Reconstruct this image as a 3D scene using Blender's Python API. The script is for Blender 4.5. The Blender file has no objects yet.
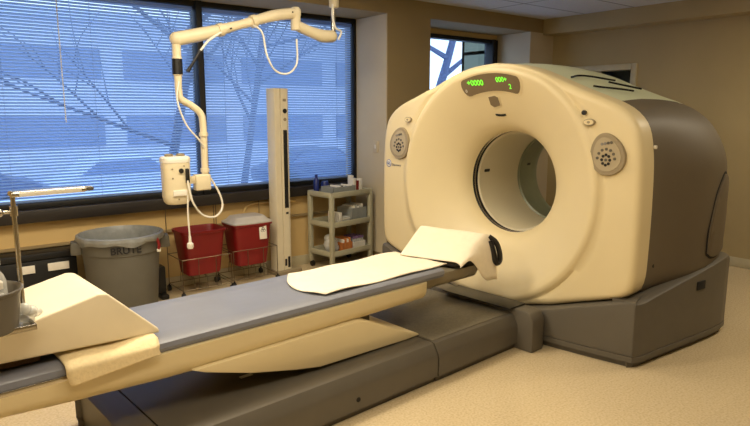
import bpy, bmesh, math, random
from mathutils import Vector, Matrix
random.seed(7)
PI = math.pi
sc = bpy.context.scene
col = sc.collection

# ------------------------------------------------------------------ materials
def lin(c):
    return tuple(((v/255)/12.92 if v/255 <= .04045 else ((v/255+.055)/1.055)**2.4) for v in c)
def mat(name, rgb, rough=.5, metal=0, var=.06, scale=12, bump=0, emit=None, trans=0, alpha=1, coat=0, spec=None):
    m = bpy.data.materials.new(name); m.use_nodes = True
    nt = m.node_tree; b = nt.nodes['Principled BSDF']
    c = lin(rgb)
    b.inputs['Roughness'].default_value = rough; b.inputs['Metallic'].default_value = metal
    b.inputs['Alpha'].default_value = alpha
    b.inputs['Transmission Weight'].default_value = trans
    b.inputs['Coat Weight'].default_value = coat
    if spec is not None: b.inputs['Specular IOR Level'].default_value = spec
    tc = nt.nodes.new('ShaderNodeTexCoord')
    nz = nt.nodes.new('ShaderNodeTexNoise'); nz.inputs['Scale'].default_value = scale; nz.inputs['Detail'].default_value = 4
    nt.links.new(tc.outputs['Object'], nz.inputs['Vector'])
    rp = nt.nodes.new('ShaderNodeValToRGB')
    rp.color_ramp.elements[0].position = .3; rp.color_ramp.elements[1].position = .7
    rp.color_ramp.elements[0].color = tuple(max(0, v*(1-var)) for v in c)+(1,)
    rp.color_ramp.elements[1].color = tuple(min(1, v*(1+var)) for v in c)+(1,)
    nt.links.new(nz.outputs['Fac'], rp.inputs['Fac']); nt.links.new(rp.outputs['Color'], b.inputs['Base Color'])
    if bump:
        bp = nt.nodes.new('ShaderNodeBump'); bp.inputs['Strength'].default_value = bump; bp.inputs['Distance'].default_value = .01
        nt.links.new(nz.outputs['Fac'], bp.inputs['Height']); nt.links.new(bp.outputs['Normal'], b.inputs['Normal'])
    if emit:
        b.inputs['Emission Color'].default_value = lin(emit[0])+(1,); b.inputs['Emission Strength'].default_value = emit[1]
    return m
M = {}
M['cream'] = mat('cream shell plastic', (224,207,165), .42, var=.015, scale=3)
M['cream2'] = mat('cream painted metal', (226,212,178), .42, var=.03)
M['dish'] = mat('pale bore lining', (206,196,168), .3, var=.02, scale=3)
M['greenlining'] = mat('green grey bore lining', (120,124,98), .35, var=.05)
M['greentop'] = mat('pale green grey top shell', (216,222,190), .3, var=.02, scale=3)
M['brownside'] = mat('brown grey side shell', (98,87,70), .55, var=.03, scale=4)
M['charcoal'] = mat('charcoal plastic', (92,86,76), .42, var=.04, scale=8)
M['platform'] = mat('mottled grey platform plastic', (112,105,90), .5, var=.16, scale=60)
M['dark'] = mat('black plastic', (24,22,21), .4)
M['gap'] = mat('dark gap', (20,18,15), .8)
M['panelgrey'] = mat('grey brown panel plastic', (150,136,110), .4, var=.04)
M['keypad'] = mat('pale keypad film', (172,158,130), .4, var=.03)
M['display'] = mat('smoked display window', (122,106,82), .22, var=.04)
M['green'] = mat('green lit digits', (120,240,60), .5, emit=((130,255,70),.75))
M['white'] = mat('white plastic', (232,226,212), .4, var=.03)
M['blueink'] = mat('blue ink', (88,110,170), .5)
M['greyink'] = mat('grey ink', (130,125,120), .5)
M['blackink'] = mat('black ink', (26,24,26), .6)
M['mattress'] = mat('grey vinyl mattress with window tint', (122,124,134), .42, var=.05, scale=6, bump=.12)  # grey vinyl; the blue is window light put into its colour
M['sheet'] = mat('white cotton sheet', (240,228,204), .9, var=.03, scale=25, bump=.15)
M['towel'] = mat('cream cotton towel', (232,212,168), .95, var=.05, scale=60, bump=.3)
M['foam'] = mat('cream vinyl foam cushion', (228,214,184), .5, var=.03, scale=6, bump=.05)
M['brown'] = mat('brown wedge shadow and strap', (96,70,42), .9, var=.1)  # painted shadow and strap below the wedge cushion
M['steel'] = mat('brushed steel', (190,184,172), .25, metal=1, var=.06)
M['chrome'] = mat('chrome wire', (128,116,96), .4, metal=1)
M['extension'] = mat('grey tan table tongue', (140,130,108), .4, var=.05)
M['red'] = mat('red sharps plastic', (124,18,20), .45, var=.05)
M['clearlid'] = mat('cloudy plastic lid', (206,200,192), .3, alpha=.75)
M['cangrey'] = mat('grey rubbish can plastic', (98,95,86), .7, var=.05, scale=7)
M['liner'] = mat('cloudy plastic liner', (150,152,150), .25, alpha=.8, var=.1, scale=18, bump=.5)
M['cartplastic'] = mat('grey green cart plastic', (172,167,142), .5, var=.04)
M['tower'] = mat('cream column metal', (222,210,182), .4, var=.02)
M['blueplastic'] = mat('dark blue plastic', (24,40,110), .4)
M['paper'] = mat('white carton', (226,220,208), .8)
M['orange'] = mat('orange carton', (196,120,62), .7, var=.2, scale=30)
M['purple'] = mat('violet caps', (120,90,130), .5)
M['greybox'] = mat('grey clear box', (150,152,148), .35, alpha=.85, var=.1)
M['clear'] = mat('clear plastic', (228,228,222), .15, alpha=.55, var=.1, scale=30)
M['frameblack'] = mat('black window frame', (9,9,10), .55)
M['sill'] = mat('dark sill', (34,28,24), .5)
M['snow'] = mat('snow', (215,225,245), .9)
M['bark'] = mat('bluish daylit bark', (92,104,134), .9, var=.25, scale=20, bump=.6)  # bluish outdoor light mixed into the bark colour
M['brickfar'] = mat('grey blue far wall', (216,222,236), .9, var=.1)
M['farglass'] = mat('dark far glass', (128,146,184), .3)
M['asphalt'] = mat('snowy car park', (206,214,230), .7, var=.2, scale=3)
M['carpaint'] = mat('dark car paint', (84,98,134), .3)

def wall_mat(name, rgb, var=.035, scale=2.2):
    return mat(name, rgb, .85, var=var, scale=scale, bump=.03)
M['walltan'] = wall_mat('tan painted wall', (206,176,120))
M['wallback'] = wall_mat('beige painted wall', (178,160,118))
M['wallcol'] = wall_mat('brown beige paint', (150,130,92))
M['reveal'] = wall_mat('reveal paint with window light', (198,184,156))  # window light on the reveals painted in as a paler tone
M['base'] = mat('pale baseboard vinyl', (196,186,154), .5)
# floor: speckled vinyl
def floor_mat():
    m = mat('speckled vinyl floor', (206,184,140), .22, var=.05, scale=3)
    nt = m.node_tree; b = nt.nodes['Principled BSDF']
    tc = nt.nodes.new('ShaderNodeTexCoord'); vz = nt.nodes.new('ShaderNodeTexNoise'); vz.inputs['Scale'].default_value = 80; vz.inputs['Detail'].default_value = 3
    nt.links.new(tc.outputs['Object'], vz.inputs['Vector'])
    rp = nt.nodes.new('ShaderNodeValToRGB'); e = rp.color_ramp.elements
    e[0].position = .33; e[0].color = lin((190,170,134))+(1,); e[1].position = .5; e[1].color = lin((204,184,148))+(1,)
    e2 = rp.color_ramp.elements.new(.7); e2.color = lin((211,193,160))+(1,)
    nt.links.new(vz.outputs['Fac'], rp.inputs['Fac'])
    bk = nt.nodes.new('ShaderNodeTexBrick'); bk.offset = 0; bk.inputs['Scale'].default_value = 1
    bk.inputs['Brick Width'].default_value = .61; bk.inputs['Row Height'].default_value = .61; bk.inputs['Mortar Size'].default_value = .003
    bk.inputs['Color1'].default_value = (1,1,1,1); bk.inputs['Color2'].default_value = (.96,.96,.96,1); bk.inputs['Mortar'].default_value = (.94,.94,.94,1)
    nt.links.new(tc.outputs['Object'], bk.inputs['Vector'])
    mx = nt.nodes.new('ShaderNodeMixRGB'); mx.blend_type = 'MULTIPLY'; mx.inputs[0].default_value = 1
    nt.links.new(rp.outputs['Color'], mx.inputs[1]); nt.links.new(bk.outputs['Color'], mx.inputs[2])
    nt.links.new(mx.outputs[0], b.inputs['Base Color'])
    return m
M['floor'] = floor_mat()
def ceil_mat():
    m = mat('acoustic ceiling tiles', (170,166,158), .9)
    nt = m.node_tree; b = nt.nodes['Principled BSDF']
    tc = nt.nodes.new('ShaderNodeTexCoord')
    bk = nt.nodes.new('ShaderNodeTexBrick'); bk.offset = 0; bk.inputs['Scale'].default_value = 1
    bk.inputs['Brick Width'].default_value = 1.22; bk.inputs['Row Height'].default_value = .61; bk.inputs['Mortar Size'].default_value = .012
    bk.inputs['Color1'].default_value = lin((226,226,226))+(1,); bk.inputs['Color2'].default_value = lin((218,218,218))+(1,); bk.inputs['Mortar'].default_value = lin((150,148,144))+(1,)
    nt.links.new(tc.outputs['Object'], bk.inputs['Vector'])
    nz = nt.nodes.new('ShaderNodeTexNoise'); nz.inputs['Scale'].default_value = 45
    nt.links.new(tc.outputs['Object'], nz.inputs['Vector'])
    mx = nt.nodes.new('ShaderNodeMixRGB'); mx.blend_type = 'MULTIPLY'; mx.inputs[0].default_value = .25
    nt.links.new(bk.outputs['Color'], mx.inputs[1]); nt.links.new(nz.outputs['Color'], mx.inputs[2])
    nt.links.new(mx.outputs[0], b.inputs['Base Color'])
    return m
M['ceiling'] = ceil_mat()
def slat_mat():
    m = bpy.data.materials.new('daylight tinted white slats'); m.use_nodes = True
    nt = m.node_tree; nt.nodes.clear()
    o = nt.nodes.new('ShaderNodeOutputMaterial'); d = nt.nodes.new('ShaderNodeBsdfDiffuse'); t = nt.nodes.new('ShaderNodeBsdfTranslucent')
    nz = nt.nodes.new('ShaderNodeTexNoise'); nz.inputs['Scale'].default_value = 3
    rp = nt.nodes.new('ShaderNodeValToRGB'); rp.color_ramp.elements[0].color = lin((146,170,204))+(1,); rp.color_ramp.elements[1].color = lin((170,192,220))+(1,)  # blue daylight mixed into the colour of white slats
    nt.links.new(nz.outputs['Fac'], rp.inputs['Fac'])
    nt.links.new(rp.outputs['Color'], d.inputs['Color']); nt.links.new(rp.outputs['Color'], t.inputs['Color'])
    mx = nt.nodes.new('ShaderNodeMixShader'); mx.inputs[0].default_value = .55
    nt.links.new(d.outputs[0], mx.inputs[1]); nt.links.new(t.outputs[0], mx.inputs[2]); nt.links.new(mx.outputs[0], o.inputs['Surface'])
    return m
M['slat'] = slat_mat()
def glass_mat():
    m = bpy.data.materials.new('window glass'); m.use_nodes = True
    nt = m.node_tree; nt.nodes.clear()
    o = nt.nodes.new('ShaderNodeOutputMaterial'); t = nt.nodes.new('ShaderNodeBsdfTransparent'); g = nt.nodes.new('ShaderNodeBsdfGlossy')
    t.inputs['Color'].default_value = (.86,.93,1,1); g.inputs['Roughness'].default_value = .03
    mx = nt.nodes.new('ShaderNodeMixShader'); mx.inputs[0].default_value = .06
    nt.links.new(t.outputs[0], mx.inputs[1]); nt.links.new(g.outputs[0], mx.inputs[2]); nt.links.new(mx.outputs[0], o.inputs['Surface'])
    return m
M['glass'] = glass_mat()

# ------------------------------------------------------------------ mesh helpers
def smooth_path(pts, n=6):
    P = [Vector(p) for p in pts]
    if len(P) < 3: return P
    out = []
    for i in range(len(P)-1):
        a = P[i-1] if i > 0 else P[0]*2-P[1]; b = P[i]; c = P[i+1]; d = P[i+2] if i+2 < len(P) else P[-1]*2-P[-2]
        for k in range(n):
            t = k/n
            out.append(.5*((2*b)+(c-a)*t+(2*a-5*b+4*c-d)*t*t+(3*b-a-3*c+d)*t**3))
    out.append(P[-1]); return out
class B:
    def __init__(s): s.bm = bmesh.new()
    def box(s, x0, x1, y0, y1, z0, z1, bev=0, seg=2, rot=None):
        t = bmesh.new(); bmesh.ops.create_cube(t, size=1)
        for v in t.verts: v.co = Vector((x0+(v.co.x+.5)*(x1-x0), y0+(v.co.y+.5)*(y1-y0), z0+(v.co.z+.5)*(z1-z0)))
        if bev: bmesh.ops.bevel(t, geom=t.edges[:], offset=bev, segments=seg, profile=.5, affect='EDGES')
        if rot is not None:
            c = Vector(((x0+x1)/2, (y0+y1)/2, (z0+z1)/2))
            bmesh.ops.rotate(t, cent=c, matrix=rot, verts=t.verts)
        s.merge(t); return s
    def merge(s, t):
        me = bpy.data.meshes.new('t'); t.to_mesh(me); t.free(); s.bm.from_mesh(me); bpy.data.meshes.remove(me)
    def tube(s, pts, r, seg=10, n=6, smooth=True, cap=True):
        P = smooth_path(pts, n) if smooth else [Vector(p) for p in pts]
        N = len(P); rad = (lambda i: r) if not isinstance(r, (list, tuple)) else (lambda i: r[min(int(i/(N-1)*(len(r)-1)), len(r)-2)]*(1-(i/(N-1)*(len(r)-1)-min(int(i/(N-1)*(len(r)-1)), len(r)-2)))+r[min(int(i/(N-1)*(len(r)-1)), len(r)-2)+1]*(i/(N-1)*(len(r)-1)-min(int(i/(N-1)*(len(r)-1)), len(r)-2)))
        T0 = (P[1]-P[0]).normalized(); u = T0.orthogonal().normalized(); rings = []
        for i, p in enumerate(P):
            T = (P[min(i+1, N-1)]-P[max(i-1, 0)]).normalized()
            u = (u-T*u.dot(T)).normalized(); w = T.cross(u)
            rings.append([s.bm.verts.new(p+(u*math.cos(2*PI*k/seg)+w*math.sin(2*PI*k/seg))*rad(i)) for k in range(seg)])
        for a, b in zip(rings, rings[1:]):
            for k in range(seg): s.bm.faces.new((a[k], a[(k+1)%seg], b[(k+1)%seg], b[k]))
        if cap: s.bm.faces.new(rings[0][::-1]); s.bm.faces.new(rings[-1])
        return s
    def cyl(s, p0, p1, r0, r1=None, seg=20):
        return s.tube([p0, p1], [r0, r1 if r1 is not None else r0], seg=seg, smooth=False)
    def lathe(s, prof, c=(0,0,0), seg=40, axis='z'):
        c = Vector(c); rings = []
        def pt(r, z, a):
            if axis == 'z': return c+Vector((r*math.cos(a), r*math.sin(a), z))
            if axis == 'x': return c+Vector((z, r*math.cos(a), r*math.sin(a)))
            return c+Vector((r*math.cos(a), z, r*math.sin(a)))
        for r, z in prof:
            rings.append([s.bm.verts.new(pt(max(r, 1e-4), z, 2*PI*k/seg)) for k in range(seg)])
        for a, b in zip(rings, rings[1:]):
            for k in range(seg): s.bm.faces.new((a[k], a[(k+1)%seg], b[(k+1)%seg], b[k]))
        return s
    def prism(s, poly, f0, f1, bev=0, seg=2):
        """poly: 2D pts; f0,f1 map a 2D point to 3D for the two end faces"""
        t = bmesh.new()
        a = [t.verts.new(f0(*p)) for p in poly]; b = [t.verts.new(f1(*p)) for p in poly]; n = len(poly)
        t.faces.new(a[::-1]); t.faces.new(b)
        for i in range(n): t.faces.new((a[i], a[(i+1)%n], b[(i+1)%n], b[i]))
        bmesh.ops.recalc_face_normals(t, faces=t.faces)
        if bev: bmesh.ops.bevel(t, geom=t.edges[:], offset=bev, segments=seg, profile=.5, affect='EDGES', clamp_overlap=True)
        s.merge(t); return s
    def loft(s, rings, closed=True, cap0=True, cap1=True):
        R = [[s.bm.verts.new(p) for p in r] for r in rings]; n = len(R[0])
        for a, b in zip(R, R[1:]):
            for k in range(n if closed else n-1): s.bm.faces.new((a[k], a[(k+1)%n], b[(k+1)%n], b[k]))
        if cap0: s.bm.faces.new(R[0][::-1])
        if cap1: s.bm.faces.new(R[-1])
        return s
    def grid(s, fn, nu, nv):
        V = [[s.bm.verts.new(fn(i/nu, j/nv)) for j in range(nv+1)] for i in range(nu+1)]
        for i in range(nu):
            for j in range(nv): s.bm.faces.new((V[i][j], V[i+1][j], V[i+1][j+1], V[i][j+1]))
        return s
    def ball(s, c, r, sc_=(1,1,1), seg=14):
        t = bmesh.new(); bmesh.ops.create_uvsphere(t, u_segments=seg, v_segments=seg//2+2, radius=r)
        for v in t.verts: v.co = Vector(c)+Vector((v.co.x*sc_[0], v.co.y*sc_[1], v.co.z*sc_[2]))
        s.merge(t); return s
    def text(s, body, size, mtx, depth=.001):
        cu = bpy.data.curves.new('txt', 'FONT'); cu.body = body; cu.size = size; cu.extrude = depth; cu.offset = size*.02; cu.align_x = 'CENTER'; cu.align_y = 'CENTER'
        o = bpy.data.objects.new('txt', cu); col.objects.link(o)
        bpy.context.view_layer.update()
        me = bpy.data.meshes.new_from_object(o.evaluated_get(bpy.context.evaluated_depsgraph_get()))
        me.transform(mtx); s.bm.from_mesh(me); bpy.data.meshes.remove(me); bpy.data.objects.remove(o); bpy.data.curves.remove(cu)
        return s
W = Matrix.Identity(4)
TH = math.radians(3.5)
S = Matrix.Translation((3.5, 2.98, 0)) @ Matrix.Rotation(TH, 4, 'Z')      # scanner frame
ORG = {}
def tag(o, label=None, cat=None, group=None, kind=None):
    if label: o['label'] = label
    if cat: o['category'] = cat
    if group: o['group'] = group
    if kind: o['kind'] = kind
    return o
def thing(name, label, cat, loc=(0,0,0), frame=W, group=None):
    o = bpy.data.objects.new(name, None); col.objects.link(o); o.empty_display_size = .1
    o.matrix_world = frame @ Matrix.Translation(loc); ORG[o] = (Vector(loc), frame)
    return tag(o, label, cat, group)
def obj(name, b, m, parent=None, frame=W, angle=35, solid=0, label=None, fixn=True, sub=0):
    bm = b.bm
    if fixn: bmesh.ops.recalc_face_normals(bm, faces=bm.faces)
    if parent is not None: org, fr = ORG[parent]
    else:
        xs = [v.co for v in bm.verts]
        org = Vector(((min(v.x for v in xs)+max(v.x for v in xs))/2, (min(v.y for v in xs)+max(v.y for v in xs))/2, min(v.z for v in xs))); fr = frame
    bmesh.ops.translate(bm, vec=-org, verts=bm.verts)
    me = bpy.data.meshes.new(name); bm.to_mesh(me); bm.free()
    me.materials.append(M[m] if isinstance(m, str) else m)
    for p in me.polygons: p.use_smooth = True
    me.set_sharp_from_angle(angle=math.radians(angle))
    o = bpy.data.objects.new(name, me); col.objects.link(o)
    if parent is not None: o.parent = parent
    else: o.matrix_world = fr @ Matrix.Translation(org)
    ORG[o] = (org, fr)
    if solid:
        md = o.modifiers.new('thickness', 'SOLIDIFY'); md.thickness = solid; md.offset = 0
    if sub:
        md = o.modifiers.new('smooth', 'SUBSURF'); md.levels = sub; md.render_levels = sub
    if label: o['label'] = label
    return o
def struct(name, b, m, parent=None, **k):
    o = obj(name, b, m, parent, **k)
    if parent is None: o['kind'] = 'structure'
    return o
def copy_tree(o, parent=None):
    c = o.copy(); col.objects.link(c)
    if parent is not None: c.parent = parent
    for ch in [x for x in bpy.data.objects if x.parent == o and x is not c]: copy_tree(ch, c)
    return c
def ss(a, b, x):
    t = max(0, min(1, (x-a)/(b-a))); return t*t*(3-2*t)

# ------------------------------------------------------------------ room shell
CZ = 2.725; YW = 5.4; YS = 4.87; XB = 6.8; X0 = -3.2; Y0 = -3.0
WX0, WX1, WZ0, WZ1 = .48, 4.05, .84, 2.56        # big window opening
VX0, VX1, VZ0, VZ1 = 4.64, 6.33, .84, 2.50       # small window recess
struct('floor', B().box(X0-.2, XB+.2, Y0-.2, YW+.3, -.1, 0), 'floor')
struct('ceiling', B().box(X0-.2, XB+.2, Y0-.2, YW+.3, CZ, CZ+.1), 'ceiling')
b = B()
b.box(X0-.2, WX0, YW, YW+.2, 0, CZ); b.box(WX0, WX1, YW, YW+.2, 0, WZ0-.1); b.box(WX1, VX0, YW, YW+.2, 0, CZ)
b.box(VX0, VX1, YW, YW+.2, 0, WZ0-.1); b.box(VX1, XB+.2, YW, YW+.2, 0, CZ); b.box(WX0, WX1, YW, YW+.2, WZ1, CZ); b.box(VX0, VX1, YW, YW+.2, VZ1, CZ)
struct('wall_window', b, 'walltan')
struct('wall_back', B().box(XB, XB+.2, Y0-.2, 3.78, 0, CZ).box(XB, XB+.2, 4.66, YW+.2, 0, CZ).box(XB, XB+.2, 3.78, 4.66, 0, 1.45).box(XB, XB+.2, 3.78, 4.66, 2.08, CZ), 'wallback')
struct('wall_right', B().box(X0-.2, XB+.2, Y0-.2, Y0, 0, CZ), 'wallback')
struct('wall_front', B().box(X0-.2, X0, Y0, YW, 0, CZ), 'wallback')
# soffit along the windows, with the column between them
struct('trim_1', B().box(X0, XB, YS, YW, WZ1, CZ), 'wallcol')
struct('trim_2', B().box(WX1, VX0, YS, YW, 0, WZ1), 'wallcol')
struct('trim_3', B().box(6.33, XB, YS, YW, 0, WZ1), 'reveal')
struct('trim_4', B().box(WX1-.012, WX1, YS+.004, YW, .1, WZ1-.002), 'reveal')  # pale sheet gives the column side its painted window light
struct('trim_5', B().box(XB-.22, XB, Y0, YS, 2.54, CZ), 'wallback')
struct('baseboard_back', B().box(XB-.012, XB, Y0, 5.0, 0, .10, .003), 'base')
struct('baseboard_window', B().box(X0, 4.04, YW-.012, YW, 0, .10, .003), 'base')
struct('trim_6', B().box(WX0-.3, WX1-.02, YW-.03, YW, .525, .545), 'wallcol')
struct('trim_7', B().box(WX0-.2, WX1-.013, YW-.09, YW, .74, WZ0, .006), 'sill')       # deep dark sill
struct('trim_8', B().box(VX0, VX1, YW-.09, YW, .74, WZ0, .006), 'sill')
# window 1
def window(name, x0, x1, z0, z1, mulls, extra=()):
    fr = B(); y0, y1 = YW-.02, YW+.10; w = .045
    fr.box(x0, x1, y0, y1, z0, z0+w, .004).box(x0, x1, y0, y1, z1-w, z1, .004).box(x0, x0+w, y0, y1, z0, z1, .004).box(x1-w, x1, y0, y1, z0, z1, .004)
    for m in mulls: fr.box(m-.028, m+.028, y0-.03, y1, z0, z1, .004)
    for m in extra: fr.box(m-.05, m+.05, y0-.02, y1, z0, z1, .004)
    f = struct(name, fr, 'frameblack')
    xs = [x0]+list(mulls)+[x1]
    for a, c in zip(xs, xs[1:]):
        obj('window_pane', B().box(a+.03, c-.03, YW+.075, YW+.081, z0+.03, z1-.03), 'glass', f)
    return f
window('window_1', WX0, WX1, WZ0, WZ1, [2.285])
window('window_2', VX0, VX1, VZ0, VZ1, [6.235])
# blinds: head rail, slats, ladder cords, wand
def blind(label, x0, x1, z0, z1, tilt, wand, pitch=.0245):
    t = thing('window_blind', label, 'blind', ((x0+x1)/2, YW+.02, z0), group=None)
    y = YW+.025
    obj('head_rail', B().box(x0, x1, y-.018, y+.018, z1-.03, z1, .003), 'slat', t)
    obj('bottom_rail', B().box(x0, x1, y-.014, y+.014, z0, z0+.016, .003), 'slat', t)
    s = B(); z = z0+.035; dc = .0118; R = math.radians(tilt)
    while z < z1-.04:
        v = [s.bm.verts.new(Vector((x, y+d*math.cos(R), z+d*math.sin(R)+.002*(1 if abs(d) < .001 else 0)))) for x in (x0+.005, x1-.005) for d in (-dc, 0, dc)]
        s.bm.faces.new((v[0], v[3], v[4], v[1])); s.bm.faces.new((v[1], v[4], v[5], v[2])); z += pitch
    obj('slats', s, 'slat', t, fixn=False)
    for fx in (.12, .5, .88):
        obj('ladder_cord', B().cyl((x0+(x1-x0)*fx, y-.017, z0), (x0+(x1-x0)*fx, y-.017, z1-.03), .0015, seg=6), 'slat', t)
    if wand: obj('wand', B().cyl((wand, y-.03, z1-1.0), (wand, y-.025, z1-.03), .005, seg=8), 'clear', t)
blind('wide blue lit venetian blind on the left pane behind the injector head', WX0+.05, 2.245, WZ0+.05, WZ1-.05, -44, 1.15)
blind('wide blue lit venetian blind on the pane behind the tall cream column', 2.325, WX1-.05, WZ0+.05, WZ1-.05, -54, None)
# pass-through window in the back wall
f = struct('window_3', B().box(XB-.02, XB+.2, 3.72, 3.79, 1.40, 2.14, .004).box(XB-.02, XB+.2, 4.65, 4.72, 1.40, 2.14, .004).box(XB-.02, XB+.2, 3.79, 4.65, 2.07, 2.14, .004).box(XB-.02, XB+.2, 3.79, 4.65, 1.40, 1.47, .004).box(XB+.03, XB+.06, 4.20, 4.23, 1.47, 2.07), 'base')
obj('window_pane', B().box(XB+.08, XB+.086, 3.79, 4.65, 1.47, 2.07), 'glass', f)
struct('wall_beyond', B().box(XB+1.6, XB+1.65, 2.2, 6.6, 0, CZ).box(XB+.2, XB+1.65, 2.15, 2.2, 0, CZ).box(XB+.2, XB+1.65, 6.6, 6.65, 0, CZ).box(XB+.2, XB+1.65, 2.15, 6.65, CZ-.3, CZ-.25).box(XB+.2, XB+1.65, 2.15, 6.65, -.05, 0).box(XB+.2, XB+.24, 5.6, 6.65, 0, CZ), 'greenlining')

# ------------------------------------------------------------------ outdoors
struct('ground', B().box(-25, 40, YW+.3, 70, -1.3, -1.2), 'asphalt')
tag(obj('snow_bank', B().grid(lambda u, v: Vector((-12+30*u, 15+3*v, -1.2+.9*math.sin(PI*v)*(.6+.4*math.sin(9*u)*math.cos(5*u)))), 40, 8), 'snow'), 'long ploughed snow bank lying across the car park outside', 'snow', kind='stuff')
t = thing('office_building', 'low grey blue building with dark window strips across the car park', 'building', (2, 32, -1.2))
obj('wall', B().box(-22, 26, 30, 40, -1.2, 5.6), 'brickfar', t)
obj('roof', B().box(-22.3, 26.3, 29.7, 40.3, 5.6, 6.0), 'snow', t)
for zz in (.0, 3.0):
    for k in range(8): obj('window', B().box(-21+k*6, -16+k*6, 29.93, 30.05, zz, zz+1.4), 'farglass', t)
def tree(label, base, h, lean, seed, spread=1, r0=.16):
    rnd = random.Random(seed); t = thing('bare_tree', label, 'tree', base, group='bare trees outside the windows')
    tr = B(); br = B(); b0 = Vector(base)
    top = b0+Vector((lean[0], lean[1], h))
    mid = b0*.5+top*.5+Vector((rnd.uniform(-.2, .2), 0, 0)); tr.tube([b0, mid, top], [r0, r0*.7, r0*.3], seg=9)
    def branch(p, d, L, r, lv):
        q = p+d*L*.5+Vector((rnd.uniform(-.1, .1)*L, rnd.uniform(-.1, .1)*L, rnd.uniform(-.02, .12)*L)); e = p+d*L
        br.tube([p, q, e], [r, r*.6, r*.25], seg=5, n=3)
        if lv:
            for k in range(4):
                f = .3+.17*k; s_ = p.lerp(q, min(1, f*2)) if f < .5 else q.lerp(e, f*2-1)
                nd = (d+Vector((rnd.uniform(-.9, .9), rnd.uniform(-.4, .4), rnd.uniform(-.3, .8)))).normalized()
                branch(s_, nd, L*rnd.uniform(.4, .6), r*.5, lv-1)
    for k in range(9):
        f = .35+.07*k; p = b0.lerp(mid, f*2) if f < .5 else mid.lerp(top, f*2-1)
        a = rnd.uniform(0, 2*PI)
        branch(p, Vector((math.cos(a)*spread, math.sin(a)*.4, rnd.uniform(.25, .8))).normalized(), h*rnd.uniform(.3, .5), r0*.45, 2)
    obj('trunk', tr, 'bark', t); obj('branches', br, 'bark', t, fixn=False)
tree('bare tree outside the left pane, right of the injector arm pole', (2.9, 9.0, -1.2), 6.5, (1.6, 0), 3, 1.2, .085)
tree('bare tree outside the left pane, at the left of the photo', (-.6, 13.5, -1.2), 6.0, (-.7, .5), 11, 1.2, .11)
tree('thin bare tree outside behind the tall cream column', (6.0, 12.5, -1.2), 6.0, (1.1, .2), 5, 1.2, .09)
tree('thick bare leaning tree outside the small window', (8.9, 10.6, -1.2), 6.4, (2.4, -.2), 23, 1.3, .15)
def car(label, x, y, paint):
    t = thing('parked_car', label, 'car', (x, y, -1.2), group='cars parked outside')
    side = [(-2.1,.3),(-2.15,.75),(-1.5,.95),(-.9,1.42),(.7,1.45),(1.4,1.0),(2.05,.85),(2.15,.35)]
    obj('body', B().prism(side, lambda a, c: Vector((x+a, y-.85, -1.2+c)), lambda a, c: Vector((x+a, y+.85, -1.2+c)), .08), paint, t)
    win = [(-1.35,.98),(-.85,1.36),(.62,1.38),(1.15,1.0)]
    obj('side_window', B().prism(win, lambda a, c: Vector((x+a, y-.87, -1.2+c)), lambda a, c: Vector((x+a, y-.84, -1.2+c))), 'farglass', t)
    for dx in (-1.35, 1.35): obj('wheel', B().cyl((x+dx, y-.88, -.87), (x+dx, y-.66, -.87), .33), 'dark', t)
car('dark car parked outside, leftmost seen through the left pane', 1.2, 19.5, 'carpaint')
car('snowy pale car parked outside, centre of the left pane', 5.6, 19.5, 'snow')
car('dark car parked outside behind the tall cream column', 12.5, 19.5, 'carpaint')

# ------------------------------------------------------------------ scanner gantry (scanner frame)
CZB = 1.06
half = [(0,1.94),(.2,1.92),(.4,1.865),(.6,1.785),(.8,1.71),(.95,1.655),(1.06,1.59),(1.135,1.49),(1.17,1.3),(1.18,1.0),(1.178,.70),(1.168,.535),(1.12,.445),(.95,.385),(.75,.325),(.5,.25),(.25,.205),(0,.19)]
pts = smooth_path([(y, z, 0) for y, z in half], 6)
H = [(p.x, p.y) for p in pts]
OUT = H+[(-y*.955, z) for y, z in H[-2:0:-1]]
def Rof(a):
    d = (math.sin(a), math.cos(a)); best = None
    n = len(OUT)
    for i in range(n):
        (x1, y1), (x2, y2) = OUT[i], OUT[(i+1)%n]; y1 -= CZB; y2 -= CZB
        ex, ey = x2-x1, y2-y1; den = d[0]*ey-d[1]*ex
        if abs(den) < 1e-9: continue
        t = (x1*ey-y1*ex)/den; u = (x1*d[1]-y1*d[0])/den
        if t > 0 and -1e-6 <= u <= 1+1e-6: best = t if best is None else max(best, t)
    return best
NA = 180
RT = [Rof(2*PI*k/NA) for k in range(NA)]
def wing(y): return -.060+.026*(abs(y)/1.15)**2
def face_x(y, z):
    r = math.hypot(y, z-CZB)
    prof = [(.388,.245),(.405,.20),(.44,.155),(.50,.105),(.6,.045),(.7,-.012),(.78,-.050),(.82,-.068),(.845,-.072),(.862,-.060),(.88,-.040),(.90,-.050),(.925,-.058)]
    if r <= prof[0][0]: return prof[0][1]
    for (r0, x0), (r1, x1) in zip(prof, prof[1:]):
        if r <= r1: return x0+(x1-x0)*(r-r0)/(r1-r0)
    return wing(y)
gantry = thing('scanner_gantry', 'large cream and brown ring scanner gantry with round bore and control panels', 'medical scanner', (.6, 0, 0), S)
fc = B(); rings = []
base_r = [.388,.392,.40,.415,.44,.47,.52,.58,.64,.70,.75,.79,.82,.845,.865,.88]
for r in base_r:
    rings.append([])
    for k in range(NA):
        a = 2*PI*k/NA; R = RT[k]; D = min(.88, R-.015)
        rr = r if r < .6 else .6+(r-.6)*(D-.6)/.28
        x = face_x(0, CZB+r) if r <= .865 else -.040
        rings[-1].append(Vector((x, rr*math.sin(a), CZB+rr*math.cos(a))))
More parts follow.
